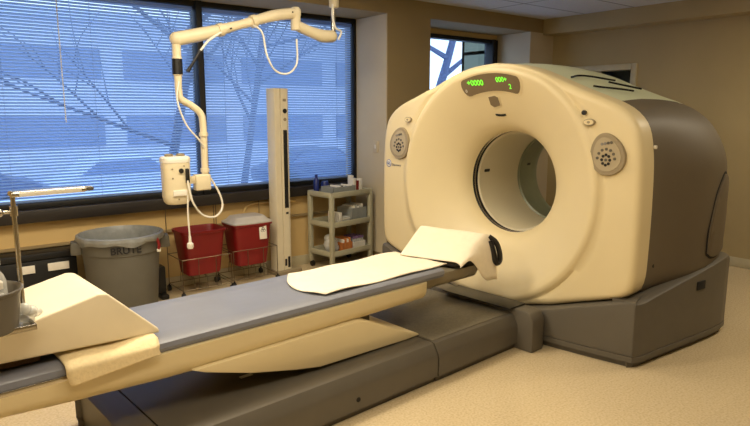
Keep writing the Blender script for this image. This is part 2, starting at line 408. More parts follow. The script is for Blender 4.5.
for j in range(1, 8):       # wings
    f = j/7; rings.append([])
    for k in range(NA):
        a = 2*PI*k/NA; R = RT[k]; D = min(.88, R-.015); E = max(D+.002, R-.05)
        rr = D+(E-D)*(.03+.97*f); y = rr*math.sin(a); wx = wing(y); big = ss(.04, .14, R-D)
        x = -.040+(wx+.040)*ss(0, .035, rr-D)
        rings[-1].append(Vector((x, y, CZB+rr*math.cos(a))))
lastx = [v.x for v in rings[-1]]
for ph in (.25, .5, .75, 1.0):
    rings.append([])
    for k in range(NA):
        a = 2*PI*k/NA; R = RT[k]; D = min(.88, R-.015); E = max(D+.002, R-.05); rad = R-E
        rr = E+rad*math.sin(ph*PI/2); x = lastx[k]+.05*(1-math.cos(ph*PI/2))
        rings[-1].append(Vector((x, rr*math.sin(a), CZB+rr*math.cos(a))))
rings.append([Vector((.135, RT[k]*math.sin(2*PI*k/NA), CZB+RT[k]*math.cos(2*PI*k/NA))) for k in range(NA)])
rings.append([Vector((.135, (RT[k]-.04)*math.sin(2*PI*k/NA), CZB+(RT[k]-.04)*math.cos(2*PI*k/NA))) for k in range(NA)])
fc.loft(rings, cap0=False, cap1=False)
front = obj('front_cover', fc, 'cream', gantry, angle=60)
# body behind: a loft of the same outline, flaring then rounding off at the rear
def body_sec(x):
    w = 1+.12*ss(.1, .8, x)-.01*ss(.88, 1.1, x); q = ss(.96, 1.19, x)
    return w*(1-.08*q*q), 1+.012*ss(.13, .4, x)-.015*ss(.6, 1.1, x)-.085*q*q
xs = [.125,.128,.16,.28,.4,.52,.64,.76,.86,.94,1.01,1.07,1.12,1.16,1.19]
def body_pt(x, y, z):
    w, h = body_sec(x); k = .985 if x < .127 else 1
    if z > 1.15: w = w+(min(w, 1)-w)*ss(1.2, 1.75, z)
    return Vector((x, y*w*k, .4+(z-.4)*h*k if z > .4 else z))
seq = OUT                                     # starts top centre, +y side, bottom, -y side
n = len(seq)
def part_of(cond): return [i for i in range(n) if cond(*seq[i])]
top_idx = [i for i in range(n) if seq[i][1] > 1.4 and abs(seq[i][0]) <= .925]
top_idx = sorted(top_idx, key=lambda i: seq[i][0])
def strip(idx, cap=True):
    bb = B(); bb.loft([[body_pt(x, *seq[i]) for i in idx] for x in xs], closed=False, cap0=False, cap1=False); return bb
ti = [seq[i] for i in top_idx]
obj('top_cover', strip(top_idx), 'greentop', gantry, angle=50)
for s_ in (1, -1):
    idx = [i for i in range(n) if seq[i][0]*s_ > 0 and not (seq[i][1] > 1.4 and abs(seq[i][0]) < .885) and seq[i][1] > .38]
    idx = sorted(idx, key=lambda i: -seq[i][1])
    obj('side_cover', strip(idx), 'brownside', gantry, angle=50)
rear = B()
rear.loft([[body_pt(1.19, *p) for p in seq], [body_pt(1.19, *p)*1 + Vector((.015, -p[0]*.08, (CZB-p[1])*.08)) for p in seq]], cap0=False, cap1=False)
rr_ = []
for r in (1,):
    rr_.append([body_pt(1.19, *p)+Vector((.015, -p[0]*.08, (CZB-p[1])*.08)) for p in seq])
rr_.append([Vector((1.205, .42*math.sin(math.atan2(p[0], p[1]-CZB)), CZB+.42*math.cos(math.atan2(p[0], p[1]-CZB)))) for p in seq])
rear.loft(rr_, cap0=False, cap1=False)
obj('rear_cover', rear, 'cream', gantry)
# bore
obj('bore_gap', B().lathe([(.388,.245),(.397,.252),(.397,.305),(.386,.31)], (0,0,CZB), 90, 'x'), 'gap', gantry, label='dark gap ring inside the bore rim')
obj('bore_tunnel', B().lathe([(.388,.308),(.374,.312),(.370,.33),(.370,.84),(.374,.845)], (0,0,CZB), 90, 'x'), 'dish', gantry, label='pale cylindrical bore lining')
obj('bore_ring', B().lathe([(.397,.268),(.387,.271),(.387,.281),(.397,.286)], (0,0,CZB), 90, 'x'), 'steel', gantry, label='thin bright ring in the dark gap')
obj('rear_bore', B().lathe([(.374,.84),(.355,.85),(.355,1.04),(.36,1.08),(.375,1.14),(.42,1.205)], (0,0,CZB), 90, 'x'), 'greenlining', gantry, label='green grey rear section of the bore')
def in_bore(x, ang, r): return Vector((x, r*math.sin(ang), CZB+r*math.cos(ang)))
lw = B()
lw.prism([(-.03,-.012),(.03,-.012),(.035,0),(.03,.012),(-.03,.012),(-.035,0)], lambda a, c: in_bore(.40+a, 1.42+c/.37, .371), lambda a, c: in_bore(.40+a, 1.42+c/.37, .366))
obj('laser_window', lw, 'dark', gantry, label='black laser slot on the bore lining')
obj('laser_window', B().prism([(-.02,-.01),(.02,-.01),(.02,.01),(-.02,.01)], lambda a, c: in_bore(.97+a, 1.35+c/.35, .356), lambda a, c: in_bore(.97+a, 1.35+c/.35, .350)), 'dark', gantry)
# front details: patch() drapes a flat outline on the cover
def patch(poly, cy_, cz_, off=.004, thick=.012, flat=False):
    fx = (lambda y, z: wing(y)) if flat else face_x
    bb = B(); n_ = len(poly); c = (sum(p[0] for p in poly)/n_, sum(p[1] for p in poly)/n_)
    L = []
    for f, o_ in ((1.0, -thick), (1.0, off*.6), (.97, off), (.7, off), (.4, off), (.1, off)):
        L.append([Vector((fx(cy_+c[0]+(p[0]-c[0])*f, cz_+c[1]+(p[1]-c[1])*f)-o_, cy_+c[0]+(p[0]-c[0])*f, cz_+c[1]+(p[1]-c[1])*f)) for p in poly])
    bb.loft(L, cap0=False, cap1=True); return bb
def ell(a, c, n_=32, egg=0, rot=0):
    o = []
    for k in range(n_):
        t = 2*PI*k/n_; u = a*math.cos(t); v = c*math.sin(t); u *= 1+egg*v/c
        o.append((u*math.cos(rot)-v*math.sin(rot), u*math.sin(rot)+v*math.cos(rot)))
    return o
for s_ in (-1, 1):
    yc = .935 if s_ > 0 else -.905; zc = 1.335
    p = obj('control_panel', patch(ell(.112, .134, 44, -.16, .30*s_), yc, zc, .021, .01, True), 'panelgrey', gantry)
    obj('panel_face', patch(ell(.090, .110, 44, -.16, .30*s_), yc, zc, .024, -.01, True), 'keypad', p)
    keys = []
    for k in range(8): keys.append((.026*math.sin(2*PI*k/8), -.035+.032*math.cos(2*PI*k/8), 'dark'))
    keys.append((0, -.035, 'charcoal'))
    for k in range(7): keys.append((.056*math.sin(-1.5+3.0*k/6), -.03+.062*math.cos(-1.5+3.0*k/6), 'charcoal'))
    for k in range(4): keys.append((-.03+.02*k, .062+.004*k, 'greyink' if k < 2 else 'charcoal'))
    for dy, dz, mm in keys:
        obj('key', patch(ell(.0095, .0095, 10), yc-dy, zc+dz, .027, -.015, True), mm, p)
# small round emblem and lettering left, sensor and outlined key right
t_ = Matrix(((0,0,-1,0),(-1,0,0,0),(0,1,0,0),(0,0,0,1)))      # text reads from -x'
e = obj('emblem', patch(ell(.032, .032), 1.085, 1.155, .002, .012, True), 'blueink', gantry, label='small round blue emblem')
obj('emblem_ring', patch(ell(.026, .026), 1.085, 1.155, .004, .012, True), 'white', e)
obj('emblem_letters', B().text('GE', .034, Matrix.Translation((wing(1.085)-.006, 1.085, 1.155)) @ t_), 'blueink', e)
obj('lettering', B().text('Discovery', .026, Matrix.Translation((wing(.98)-.003, .985, 1.145)) @ t_), 'greyink', gantry, label='small grey lettering beside the emblem')
obj('sensor_port', patch(ell(.015, .015, 16), -.735, 1.59, .016, .002, True), 'dark', gantry)
for s_ in (-1, 1):
    k_ = obj('outlined_key', patch(ell(.038, .022, 24), (.835 if s_ > 0 else -.775), 1.53, .018, .002, True), 'panelgrey', gantry)
    obj('key_face', patch(ell(.033, .017, 24), (.835 if s_ > 0 else -.775), 1.53, .021, .0, True), 'cream', k_)
    obj('key_symbol', patch(ell(.010, .008, 12), (.835 if s_ > 0 else -.775), 1.53, .024, .0, True), 'panelgrey', k_)
# display window with green digits, diamond light and laser slit
def arc_poly(r0, r1, a0, a1, n_=26, rnd=.03):
    o = [(r1*math.sin(a0+(a1-a0)*k/n_), r1*math.cos(a0+(a1-a0)*k/n_)) for k in range(n_+1)]
    m = (r0+r1)/2; h = (r1-r0)/2
    o += [(m*math.sin(a1)+h*math.sin(a1+PI/2*0)*math.cos(PI*k/8)+h*math.cos(a1)*math.sin(PI*k/8)*.6, m*math.cos(a1)+h*math.cos(a1)*math.cos(PI*k/8)-h*math.sin(a1)*math.sin(PI*k/8)*.6) for k in range(1, 8)]
    o += [(r0*math.sin(a1+(a0-a1)*k/n_), r0*math.cos(a1+(a0-a1)*k/n_)) for k in range(n_+1)]
    o += [(m*math.sin(a0)-h*math.sin(a0)*math.cos(PI*k/8)-h*math.cos(a0)*math.sin(PI*k/8)*.6, m*math.cos(a0)-h*math.cos(a0)*math.cos(PI*k/8)+h*math.sin(a0)*math.sin(PI*k/8)*.6) for k in range(1, 8)]
    return o
def arc_strip(r0, r1, a0, a1, off, thick=.02, n_=30):
    bb = B(); poly = arc_poly(r0, r1, a0, a1, n_)
    m = n_+1; L = len(poly)
    def P(p, o_): return Vector((face_x(p[0], CZB+p[1])-o_, p[0], CZB+p[1]))
    top = [bb.bm.verts.new(P(p, off)) for p in poly]; bot = [bb.bm.verts.new(P(p, -thick)) for p in poly]
    for i in range(L): bb.bm.faces.new((top[i], top[(i+1)%L], bot[(i+1)%L], bot[i]))
    outer = top[:m]; inner = top[m+7:m+7+m][::-1]
    for i in range(m-1): bb.bm.faces.new((outer[i], outer[i+1], inner[i+1], inner[i]))
    bb.bm.faces.new([outer[-1]]+top[m:m+7]+[inner[-1]]); bb.bm.faces.new([inner[0]]+top[m+7+m:]+[outer[0]])
    return bb
d = obj('display_bezel', arc_strip(.672, .818, -.285, .34, .006), 'cream', gantry)
d2 = obj('display', arc_strip(.684, .806, -.27, .325, .010), 'display', gantry, label='smoked curved display window with green digits')
def drape(bb, off):
    for v in bb.bm.verts: v.co.x = face_x(v.co.y, v.co.z)-off
    return bb
def digit_text(body, size, y, z):
    return drape(B().text(body, size, Matrix.Translation((0, y, z)) @ t_, 0), .015)
obj('digits', digit_text('+0000', .055, .15, CZB+.742), 'green', d2)
obj('digits', digit_text('000+', .048, -.085, CZB+.758), 'green', d2)
obj('digits', digit_text('2', .046, -.15, CZB+.708), 'green', d2)
obj('digits', digit_text('0', .03, .24, CZB+.685), 'white', d2)
dm = [(-.05,.035),(-.02,.05),(.05,.04),(.05,-.03),(.02,-.05),(-.05,-.035)]
q = obj('indicator_light', patch([(y, z) for y, z in dm], .035, 1.668, .006), 'cream', gantry)
obj('indicator_lens', patch([(y*.82, z*.82) for y, z in dm], .035, 1.668, .010), 'display', q)
obj('laser_slit', patch([(.045,.010),(.045,-.004),(.02,-.010),(-.02,-.010),(-.045,-.004),(-.045,.010),(0,.006)], .02, 1.57, .004), 'gap', gantry)
# top vents
def on_top(x, y, lift=.004):
    w, h = body_sec(x); yy = abs(y)/w
    for (a, za), (c, zc2) in zip(H, H[1:]):
        if a <= yy <= c: z = za+(zc2-za)*(yy-a)/(c-a+1e-9); return Vector((x, y, .4+(z-.4)*h+lift))
    return Vector((x, y, 1.6))
for pth in ([(.17,-.50),(.30,-.50),(.55,-.62)], [(.18,-.66),(.30,-.74),(.42,-.82)], [(.42,-.64),(.50,-.72),(.58,-.80)]):
    fine = [(p.x, p.y) for p in smooth_path([(a, c, 0) for a, c in pth], 8)]
    bb = B(); bb.tube([on_top(a, c, .0) for a, c in fine], .0065, seg=8, smooth=False)
    obj('vent_slot', bb, 'gap', gantry)
# oval service panel at the rear of each side
for s_ in (-1, 1):
    outl = [(.74,.64),(.735,.77),(.76,.90),(.81,1.03),(.89,1.13),(.96,1.17),(1.03,1.12),(1.07,1.0),(1.075,.8),(1.06,.66),(.95,.61),(.82,.605)]
    pp = [(p.x, p.y) for p in smooth_path([(a, c, 0) for a, c in outl+outl[:1]], 5)[:-1]]
    def sidey(x, z):
        kk = .955 if s_ < 0 else 1
        w, h = body_sec(x); z0 = .4+(z-.4)/h
        for (ya, za), (yb, zb) in zip(H, H[1:]):
            if zb <= z0 <= za and za < 1.62: return (ya+(yb-ya)*(za-z0)/(za-zb+1e-9))*w*kk
        return 1.17*w*kk
    def side_panel(f, o0, o1):
        bb = B(); cx_ = .91; cz_ = .87
        L = []
        for g, o_ in ((f, o0), (f, o1*.7), (f*.96, o1), (f*.6, o1), (f*.2, o1)):
            L.append([Vector((cx_+(a-cx_)*g, s_*(sidey(cx_+(a-cx_)*g, cz_+(c-cz_)*g)+o_), cz_+(c-cz_)*g)) for a, c in pp])
        bb.loft(L, cap0=False, cap1=True); return bb
    obj('panel_gap', side_panel(1.06, -.01, .003), 'gap', gantry)
    obj('service_panel', side_panel(1.0, -.01, .016), 'panelgrey' if False else 'brownside', gantry)
    obj('fixing_hole', B().cyl((.2, s_*(sidey(.2,.62)-.004), .62), (.2, s_*(sidey(.2,.62)+.003), .62), .012, seg=14), 'gap', gantry)
    obj('hinge_peg', B().cyl((.14, s_*(sidey(.15,1.38)-.01), 1.38), (.14, s_*(sidey(.15,1.38)+.012), 1.38), .012, seg=14), 'white', gantry)
# base skirts
def skirt(plan, zt, taper=.02):
    """plan: list of (x,y,nx,ny) ; zt: top height per point"""
    bb = B(); L = []
    prof = [(.0, -.03, 0), (.035, -.03, 0), (.04, 0, 0), (.075, .0, 0), (.078, -.008, 0), (.082, -.002, 0)]
    for (x, y, nx, ny), z1 in zip(plan, zt):
        ring = [Vector((x+nx*o, y+ny*o, z)) for z, o, _ in prof]
        ring += [Vector((x+nx*-.002, y+ny*-.002, z1-.03)), Vector((x-nx*.008, y-ny*.008, z1-.01)), Vector((x-nx*.03, y-ny*.03, z1)), Vector((x-nx*.16, y-ny*.16, z1))]
        L.append(ring)
    bb.loft(L, closed=False, cap0=True, cap1=True); return bb
pl, zt = [], []
for k in range(31):
    y = -1.15+2.3*k/30; x = -.155+.10*(y/1.15)**2; nx, ny = -1, .2*y/1.15; L_ = math.hypot(nx, ny)
    pl.append((x, y, nx/L_, ny/L_)); a = abs(y); z = .47
    for (ya, za), (yb, zb) in zip(H, H[1:]):
        if za < .5 and yb <= a <= ya: z = za+(zb-za)*(ya-a)/(ya-yb+1e-9)
    zt.append(min(.44, z if a < 1.1 else .44))
obj('base_front', skirt(pl, zt), 'charcoal', gantry, angle=40)
for s_ in (-1, 1):
    pl, zt = [], []
    for x, y in ((-.055,1.148),(-.03,1.166),(.03,1.183),(.22,1.205),(.45,1.235),(.65,1.262),(.85,1.285),(1.02,1.295),(1.13,1.285),(1.20,1.24),(1.23,1.14)):
        ang = -.1 if x < .9 else (.35 if x < 1.15 else 1.0)
        pl.append((x, s_*y*(.955 if s_ > 0 else 1), math.sin(ang), s_*math.cos(ang))); zt.append(.425+.15*max(0, min(1, x/1.0))-(.05 if s_ > 0 else 0))
    obj('base_side', skirt(pl, zt), 'charcoal', gantry, angle=40)
    obj('latch_recess', B().box(.62, .72, s_*1.258-.012, s_*1.258+.012, .40, .46, .004, rot=Matrix.Rotation(s_*.14, 3, 'Z')), 'gap', gantry)
obj('base_core', B().box(.30, 1.15, -1.05, 1.08, .02, .45), 'gap', gantry)

# ------------------------------------------------------------------ patient table (scanner frame)
table = thing('patient_table', 'long cream and grey patient table on a low charcoal base before the scanner', 'medical table', (-1.6, 0, 0), S)
def base_loft(x0, x1, w, h, nose=False):
    def sec(x, sh=1, dz=0): return [Vector((x, s_*a*w*sh/.43, z)) for s_, lst in ((-1, [(.405,0),(.405,.035),(.43,.04),(.432,.155),(.425,.18),(.395,h-.006),(.38,h)]), (1, [(.38,h),(.395,h-.006),(.425,.18),(.432,.155),(.43,.04),(.405,.035),(.405,0)])) for a, z in lst]
    bb = B(); xs_ = [x0, x1]
    R = [sec(x) for x in xs_]
    if nose: R = [[Vector((x0-.0+.03, v.y*.92, min(v.z, h-.03))) for v in sec(x0)], [Vector((x0+.008, v.y*.97, min(v.z, h-.01))) for v in sec(x0)]]+[sec(x0+.05)]+R[1:]
    bb.loft(R); return bb
obj('base_nose', base_loft(-2.86, -2.72, .46, .24, True), 'charcoal', table)
obj('base_shell', base_loft(-2.712, -1.10, .465, .24), 'charcoal', table)
obj('base_platform', base_loft(-1.092, -.295, .47, .24), 'charcoal', table)
obj('platform_top', B().box(-1.085, -.30, -.405, .405, .240, .244, .001), 'platform', table)
cb = B(); cb.prism([(-.59,.0),(-.59,.22),(-.56,.268),(-.52,.278),(.52,.278),(.56,.268),(.59,.22),(.59,0)], lambda y, z: Vector((-.305, y, z)), lambda y, z: Vector((-.165, y, z)), .012)
obj('base_connector', cb, 'charcoal', table)
obj('connector_cap', B().box(-.36, -.17, -.44, .16, .279, .289, .002), 'dark', table)
obj('access_hole', B().cyl((-1.72, -.463, .1), (-1.72, -.4695, .1), .013, seg=16), 'gap', table)
obj('sticker', B().box(-2.2, -2.13, -.1, -.075, .24, .242), 'paper', table)
# lift cover under the cradle
lc = [(-2.55,.452),(-2.49,.425),(-2.25,.35),(-1.99,.29),(-1.84,.262),(-1.2,.246),(-1.08,.25),(-1.10,.265),(-1.27,.33),(-1.40,.39),(-1.50,.435),(-1.56,.455)]
obj('lift_cover', B().prism(lc, lambda x, z: Vector((x, -.30, z)), lambda x, z: Vector((x, .30, z)), .012), 'cream', table, angle=40)
# cradle: a lofted trough
def botz(x):
    P = [(-4.3,.46),(-3.6,.46),(-3.3,.452),(-3.03,.43),(-2.6,.405),(-2.26,.41),(-1.6,.425),(-1.04,.435),(-.9,.44)]
    for (a, za), (c, zc) in zip(P, P[1:]):
        if a <= x <= c: return za+(zc-za)*(x-a)/(c-a)
    return .52
def cradle_sec(x, w=.295, ztop=.565, zb=None, k=1):
    zb = botz(x) if zb is None else zb; o = []
    for i in range(17):
        t = PI*i/16; c = -math.cos(t); s1 = math.sin(t)
        y = w*math.copysign(abs(c)**.45, c); z = ztop-(ztop-zb)*s1**.55
        o.append(Vector((x, y*k, ztop-(ztop-z)*k)))
    o += [Vector((x, (w-.02)*k, ztop+.006*k)), Vector((x, -(w-.02)*k, ztop+.006*k))]
    return o
cr = B(); R = [cradle_sec(-4.05, k=.8)]+[cradle_sec(-4.02+i*(3.0/24)) for i in range(25)]+[cradle_sec(-1.0, k=.93), cradle_sec(-.985, k=.8)]
cr.loft(R); obj('cradle', cr, 'cream', table, angle=50)
ex = B(); ex.loft([cradle_sec(x, .24, .575, .47) for x in (-1.2, -.7, -.46)]+[cradle_sec(-.43, .24, .575, .48, .92), cradle_sec(-.42, .24, .575, .49, .75)])
obj('cradle_tongue', ex, 'extension', table, angle=50)
for s_ in (-1, 1):
    obj('side_rail', B().box(-4.0, -2.72, s_*.289-.008, s_*.289+.008, .563, .585, .004), 'steel', table)
mt = B()
def mat_sec(x, k=1): return [Vector((x, y*k, .572+(z-.572)*k)) for y, z in ((-.285,.572),(-.292,.59),(-.285,.61),(-.262,.622),(-.15,.618),(0,.615),(.15,.618),(.262,.622),(.285,.61),(.292,.59),(.285,.572))]
mt.loft([mat_sec(-4.0, .96)]+[mat_sec(-3.98+i*.31) for i in range(10)]+[mat_sec(-.86), mat_sec(-.84, .96)])
obj('mattress', mt, 'mattress', table)
lift = B().box(-1.9, -1.4, -.2, .2, .25, .46, .01); obj('lift_column', lift, 'charcoal', table)
# head rest on the tongue
hr = B()
def hrs(y, f): return [Vector((x, y, z)) for x, z in ((-.80+.10*f,.60),(-.795+.10*f,.622),(-.62+.21*f,.785-.035*f),(-.52+.16*f,.79-.04*f),(-.43+.06*f,.74),(-.40+.03*f,.60))]
hr.loft([hrs(.12-.36*k/6, k/6) for k in range(7)])
hd = obj('head_rest', hr, 'dark', table, label='black padded head rest at the scanner end')
st = B(); st.tube([(-.36,-.25,.755),(-.335,-.29,.72),(-.32,-.31,.66),(-.315,-.315,.60),(-.335,-.31,.575),(-.355,-.305,.60),(-.365,-.295,.66),(-.37,-.27,.73)], .019, seg=8)
obj('strap', st, 'dark', hd, label='hanging loop of black strap')
# sheets
def zed(u, v): return .004*math.sin(13*u+3*v)+.003*math.sin(7*v*2+9*u)
def sheet1(u, v):
    x = -1.76+.98*u+.10*math.sin(PI*v)*(1-u)*-1+(.12*v*(1-u)); y = -.245+.52*v
    z = .628+zed(u, v)+.006*math.sin(5*v+2)
    if v > .94: z -= (v-.94)*.4
    return Vector((x, y, z))
tag(obj('sheet', B().grid(sheet1, 30, 24), 'sheet', frame=S, solid=.005, angle=80), 'white cotton sheet lying flat over the far half of the grey mattress', 'sheet')
def sheet2(u, v):
    # u: up the head rest and over its top, v: from the far edge across; the near edge hangs down
    f = min(1, v/.72); p = min(1, u/.74)
    bx, tx = -.83+.12*f, -.63+.22*f; zt = .806-.036*f
    x = bx+(tx-bx)*p; z = .634+(zt-.634)*p
    if u > .74: x += (u-.74)/.26*(.10-.03*f); z -= .012*((u-.74)/.26)**2
    y = .135-.385*f
    if v > .72:
        o = (v-.72)/.28; lim = .03+.27*ss(.15, .75, u)
        z -= lim*o; y -= .035*math.sin(min(1, o*2)*PI/2)+.012*o; x += .02*o*u
    return Vector((x+.004*math.sin(9*v), y, z+.005*math.sin(8*v+4*u)*p))
tag(obj('head_sheet', B().grid(sheet2, 26, 30), 'sheet', frame=S, solid=.005, angle=80), 'white cotton cloth draped over the raised head rest by the bore', 'sheet')
# towel under the wedge, hanging over the near edge
def towel(u, v):
    x = -3.07+.37*u; s1 = v
    if s1 < .55: y = .02-.60*s1; z = .632+.004*math.sin(9*u)
    else: o = s1-.55; y = -.31-.02*math.sin(min(1, o*8)*PI/2)-.01*o; z = .632-.165*o*(1.1-.5*u)+.0*u
    return Vector((x+.03*(v-.5)*(1-u)+.01*math.sin(6*v), y, z+.01*u*(v < .55)))
tag(obj('towel', B().grid(towel, 16, 26), 'towel', frame=S, solid=.012, angle=80), 'folded cream towel under the wedge cushion hanging over the table edge', 'towel')
tag(obj('wedge_shadow_slab', B().box(-3.6, -3.12, -.18, .2, .624, .655, .012), 'brown', frame=S), 'brown shadow and strap blanket tucked under the left end of the wedge cushion', 'slab')  # brown slab added in place of the wedge's underside shadow and strap
wg = B(); wp = [(-3.62,.685),(-2.66,.642),(-2.665,.662),(-2.87,.862),(-2.905,.868),(-3.2,.80),(-3.62,.715)]
wg.prism(wp, lambda x, z: Vector((x, -.235, z)), lambda x, z: Vector((x, .215, z)), .012, 3)
tag(obj('wedge_cushion', wg, 'foam', frame=S), 'cream vinyl wedge cushion lying on the left end of the table', 'cushion')

# instrument stand at the far left: tray, support and lamp pole
stand = thing('instrument_stand', 'steel tray stand with an upright pole carrying a horizontal bar, far left', 'stand', (-3.75, -.5, 0), S)
obj('floor_base', B().box(-3.98, -3.30, -.54, -.46, .03, .07, .01).box(-4.0, -3.94, -.75, -.25, .03, .07, .01), 'steel', stand)
obj('support_post', B().cyl((-3.95, -.5, .05), (-3.95, -.5, .86), .016), 'steel', stand)
tr = B(); tr.box(-3.97, -3.18, -.44, -.29, .842, .848)
for q in ((-3.97,-3.18,-.44,-.434),(-3.97,-3.18,-.296,-.29),(-3.186,-3.18,-.44,-.29),(-3.97,-3.964,-.44,-.29)): tr.box(*q, .842, .862, .002)
obj('tray', tr, 'steel', stand)
obj('pole', B().cyl((-3.195, -.33, .835), (-3.195, -.33, 1.31), .008, seg=12), 'steel', stand)
cl = B(); cl.box(-3.225, -3.165, -.36, -.30, .845, .885, .008); cl.ball((-3.18,-.35,.89), .026, (1,1,.7)); cl.ball((-3.20,-.37,.905), .022); cl.ball((-3.16,-.34,.875), .02, (1.2,1,.8))
obj('clamp', cl, 'clear', stand, label='clear crumpled plastic around the pole clamp')
bar = B(); bar.box(-3.205, -2.955, -.362, -.298, 1.302, 1.322, .008, 3)
br_ = obj('bar', bar, 'steel', stand); obj('bar_end_cap', B().box(-2.958, -2.925, -.350, -.31, 1.304, 1.320, .007), 'charcoal', br_)
obj('bar_strip', B().box(-3.18, -2.975, -.366, -.360, 1.305, 1.318, .001), 'white', br_)
kn = B(); kn.cyl((-3.195, -.33, 1.25), (-3.235, -.33, 1.25), .006); kn.ball((-3.24,-.33,1.25), .014); kn.cyl((-3.195,-.33,1.235), (-3.195,-.33,1.27), .013)
obj('knob', kn, 'steel', stand)
bs = B(); bs.lathe([(.0,.849),(.095,.849),(.102,.856),(.118,.985),(.125,.989),(.127,.997),(.121,.999),(.114,.989),(.100,.862),(0,.858)], (-3.325, -.37, 0), 48)
tag(obj('basin', bs, 'charcoal', frame=S), 'round grey brown basin standing on the steel tray at far left', 'basin')
for i, (x, y, h) in enumerate(((-3.27, -.35, .25), (-3.34, -.33, .21), (-3.28, -.42, .17))):
    t = thing('clear_bottle', ('tall clear plastic bottle upright in the basin', 'middle sized clear plastic bottle behind the tall one in the basin', 'short clear plastic bottle at the near edge of the basin')[i], 'bottle', (x, y, .862), S, 'bottles in the basin')
    obj('body', B().lathe([(0,.862),(.026,.874),(.028,.885),(.028,.862+h*.6),(.02,.862+h*.7),(.01,.862+h*.76),(.01,.862+h*.85)], (x,y,0), 20), 'clear', t)
    obj('cap', B().lathe([(0,.862+h),(.010,.862+h),(.014,.862+h*.97),(.014,.862+h*.84),(0,.862+h*.84)], (x,y,0), 16), 'white', t)

# ------------------------------------------------------------------ ceiling arm with injector
AY = 4.6
arm = thing('injector_arm', 'cream jointed arm hanging from the ceiling with a contrast injector head', 'medical arm', (3.21, AY, CZ))
obj('ceiling_column', B().lathe([(.09,CZ),(.09,CZ-.02),(.045,CZ-.03),(.043,2.50),(.03,2.49),(0,2.49)], (3.21,AY,0), 28), 'cream2', arm)
obj('steel_post', B().cyl((3.20,AY,2.50), (3.20,AY,2.26), .022), 'steel', arm, label='short steel post')
a1 = B(); a1.tube([(3.18,AY,2.25),(3.08,AY,2.247),(2.95,AY,2.275),(2.83,AY,2.31)], [.052,.055,.045,.045], seg=16); a1.ball((3.18,AY,2.25), .053)
obj('rear_arm', a1, 'cream2', arm)
obj('elbow', B().lathe([(0,2.465),(.03,2.46),(.045,2.44),(.047,2.40),(.042,2.385),(.042,2.275),(.034,2.27),(0,2.27)], (2.815,AY,0), 24), 'cream2', arm)
a2 = B(); a2.tube([(2.83,AY-.0,2.415),(2.6,AY,2.37),(2.3,AY,2.275),(2.0,AY,2.185),(1.78,AY,2.13)], [.046,.046,.034,.05,.052], seg=16); a2.ball((1.78,AY,2.13), .053); a2.ball((2.815,AY,2.415), .047)
obj('front_arm', a2, 'cream2', arm)
for x, z in ((2.42,2.312),(2.13,2.222)):
    obj('collar', B().cyl((x-.02,AY,z-.006), (x+.02,AY,z+.006), .051), 'cream2', arm)
obj('screw', B().cyl((2.76,AY-.05,2.41), (2.76,AY-.042,2.41), .006).cyl((2.20,AY-.052,2.235), (2.20,AY-.03,2.235), .006), 'dark', arm)
obj('swivel', B().lathe([(0,2.10),(.032,2.10),(.032,2.0),(.036,1.995),(.036,1.865),(.03,1.86),(.026,1.80),(0,1.80)], (1.775,AY,0), 24), 'cream2', arm)
obj('grip_band', B().lathe([(0,1.985),(.038,1.985),(.0385,1.87),(0,1.87)], (1.775,AY,0), 24), 'dark', arm, label='black grip band on the drop pole')
dp = B(); dp.tube([(1.775,AY,1.83),(1.775,AY,1.76),(1.79,AY,1.69),(1.87,AY,1.64),(1.935,AY,1.585),(1.955,AY,1.50),(1.955,AY,1.2),(1.955,AY,1.0)], .027, seg=14)
obj('drop_pole', dp, 'cream2', arm)
for z in (1.42,1.14): obj('collar', B().cyl((1.955,AY,z-.015), (1.955,AY,z+.015), .034), 'cream2', arm)
br = B(); br.box(1.86, 1.985, AY-.045, AY+.03, .985, 1.11, .012, 3); br.box(1.80, 1.87, AY-.02, AY+.02, 1.04, 1.10, .008)
obj('bracket', br, 'cream2', arm)
hb = B()
def hsec(z, k): return [Vector((1.71+k*.105*math.copysign(abs(math.cos(2*PI*i/28))**.6, math.cos(2*PI*i/28)), AY-.02+k*.075*math.copysign(abs(math.sin(2*PI*i/28))**.6, math.sin(2*PI*i/28)), z)) for i in range(28)]
hb.loft([hsec(.895,.6), hsec(.90,.75), hsec(.92,.9), hsec(.96,.97), hsec(1.18,1.0), hsec(1.215,1.0)])
inj = obj('injector_head', hb, 'cream2', arm, label='cream two syringe injector head')
hb = B(); hb.loft([hsec(1.215,1.03), hsec(1.235,1.05), hsec(1.25,1.03), hsec(1.262,.9)]); obj('head_cap', hb, 'white', inj)
for dx in (-.045,.045): obj('syringe_port', B().lathe([(.0,1.258),(.03,1.26),(.034,1.275),(.024,1.28),(.02,1.268),(0,1.266)], (1.71+dx,AY-.02,0), 18), 'panelgrey', inj)
obj('front_plate', B().box(1.655, 1.765, AY-.105, AY-.092, .965, 1.01, .004), 'white', inj)
obj('hand_switch', B().box(1.755, 1.785, AY-.115, AY-.09, 1.06, 1.17, .008), 'dark', inj)
for px, pz in ((1.66,1.10),(1.66,1.17),(1.70,.94),(1.75,1.19)): obj('screw', B().cyl((px,AY-.09,pz), (px,AY-.0965,pz), .006, seg=10), 'panelgrey', inj)
obj('dial', B().cyl((1.725,AY-.095,1.155), (1.725,AY-.105,1.155), .018), 'dark', inj)
c1 = B(); c1.tube([(1.765,AY-.11,1.08),(1.775,AY-.12,1.0),(1.80,AY-.12,.90),(1.88,AY-.10,.80),(1.99,AY-.08,.775),(2.06,AY-.06,.84),(2.05,AY-.04,.95),(1.975,AY-.02,1.10)], .008, seg=8)
obj('cable', c1, 'white', arm)
obj('cable', B().tube([(1.77,AY-.03,1.82),(1.745,AY-.04,1.68),(1.80,AY-.05,1.50),(1.90,AY-.045,1.38),(1.94,AY-.03,1.32)], .007, seg=8), 'white', arm)
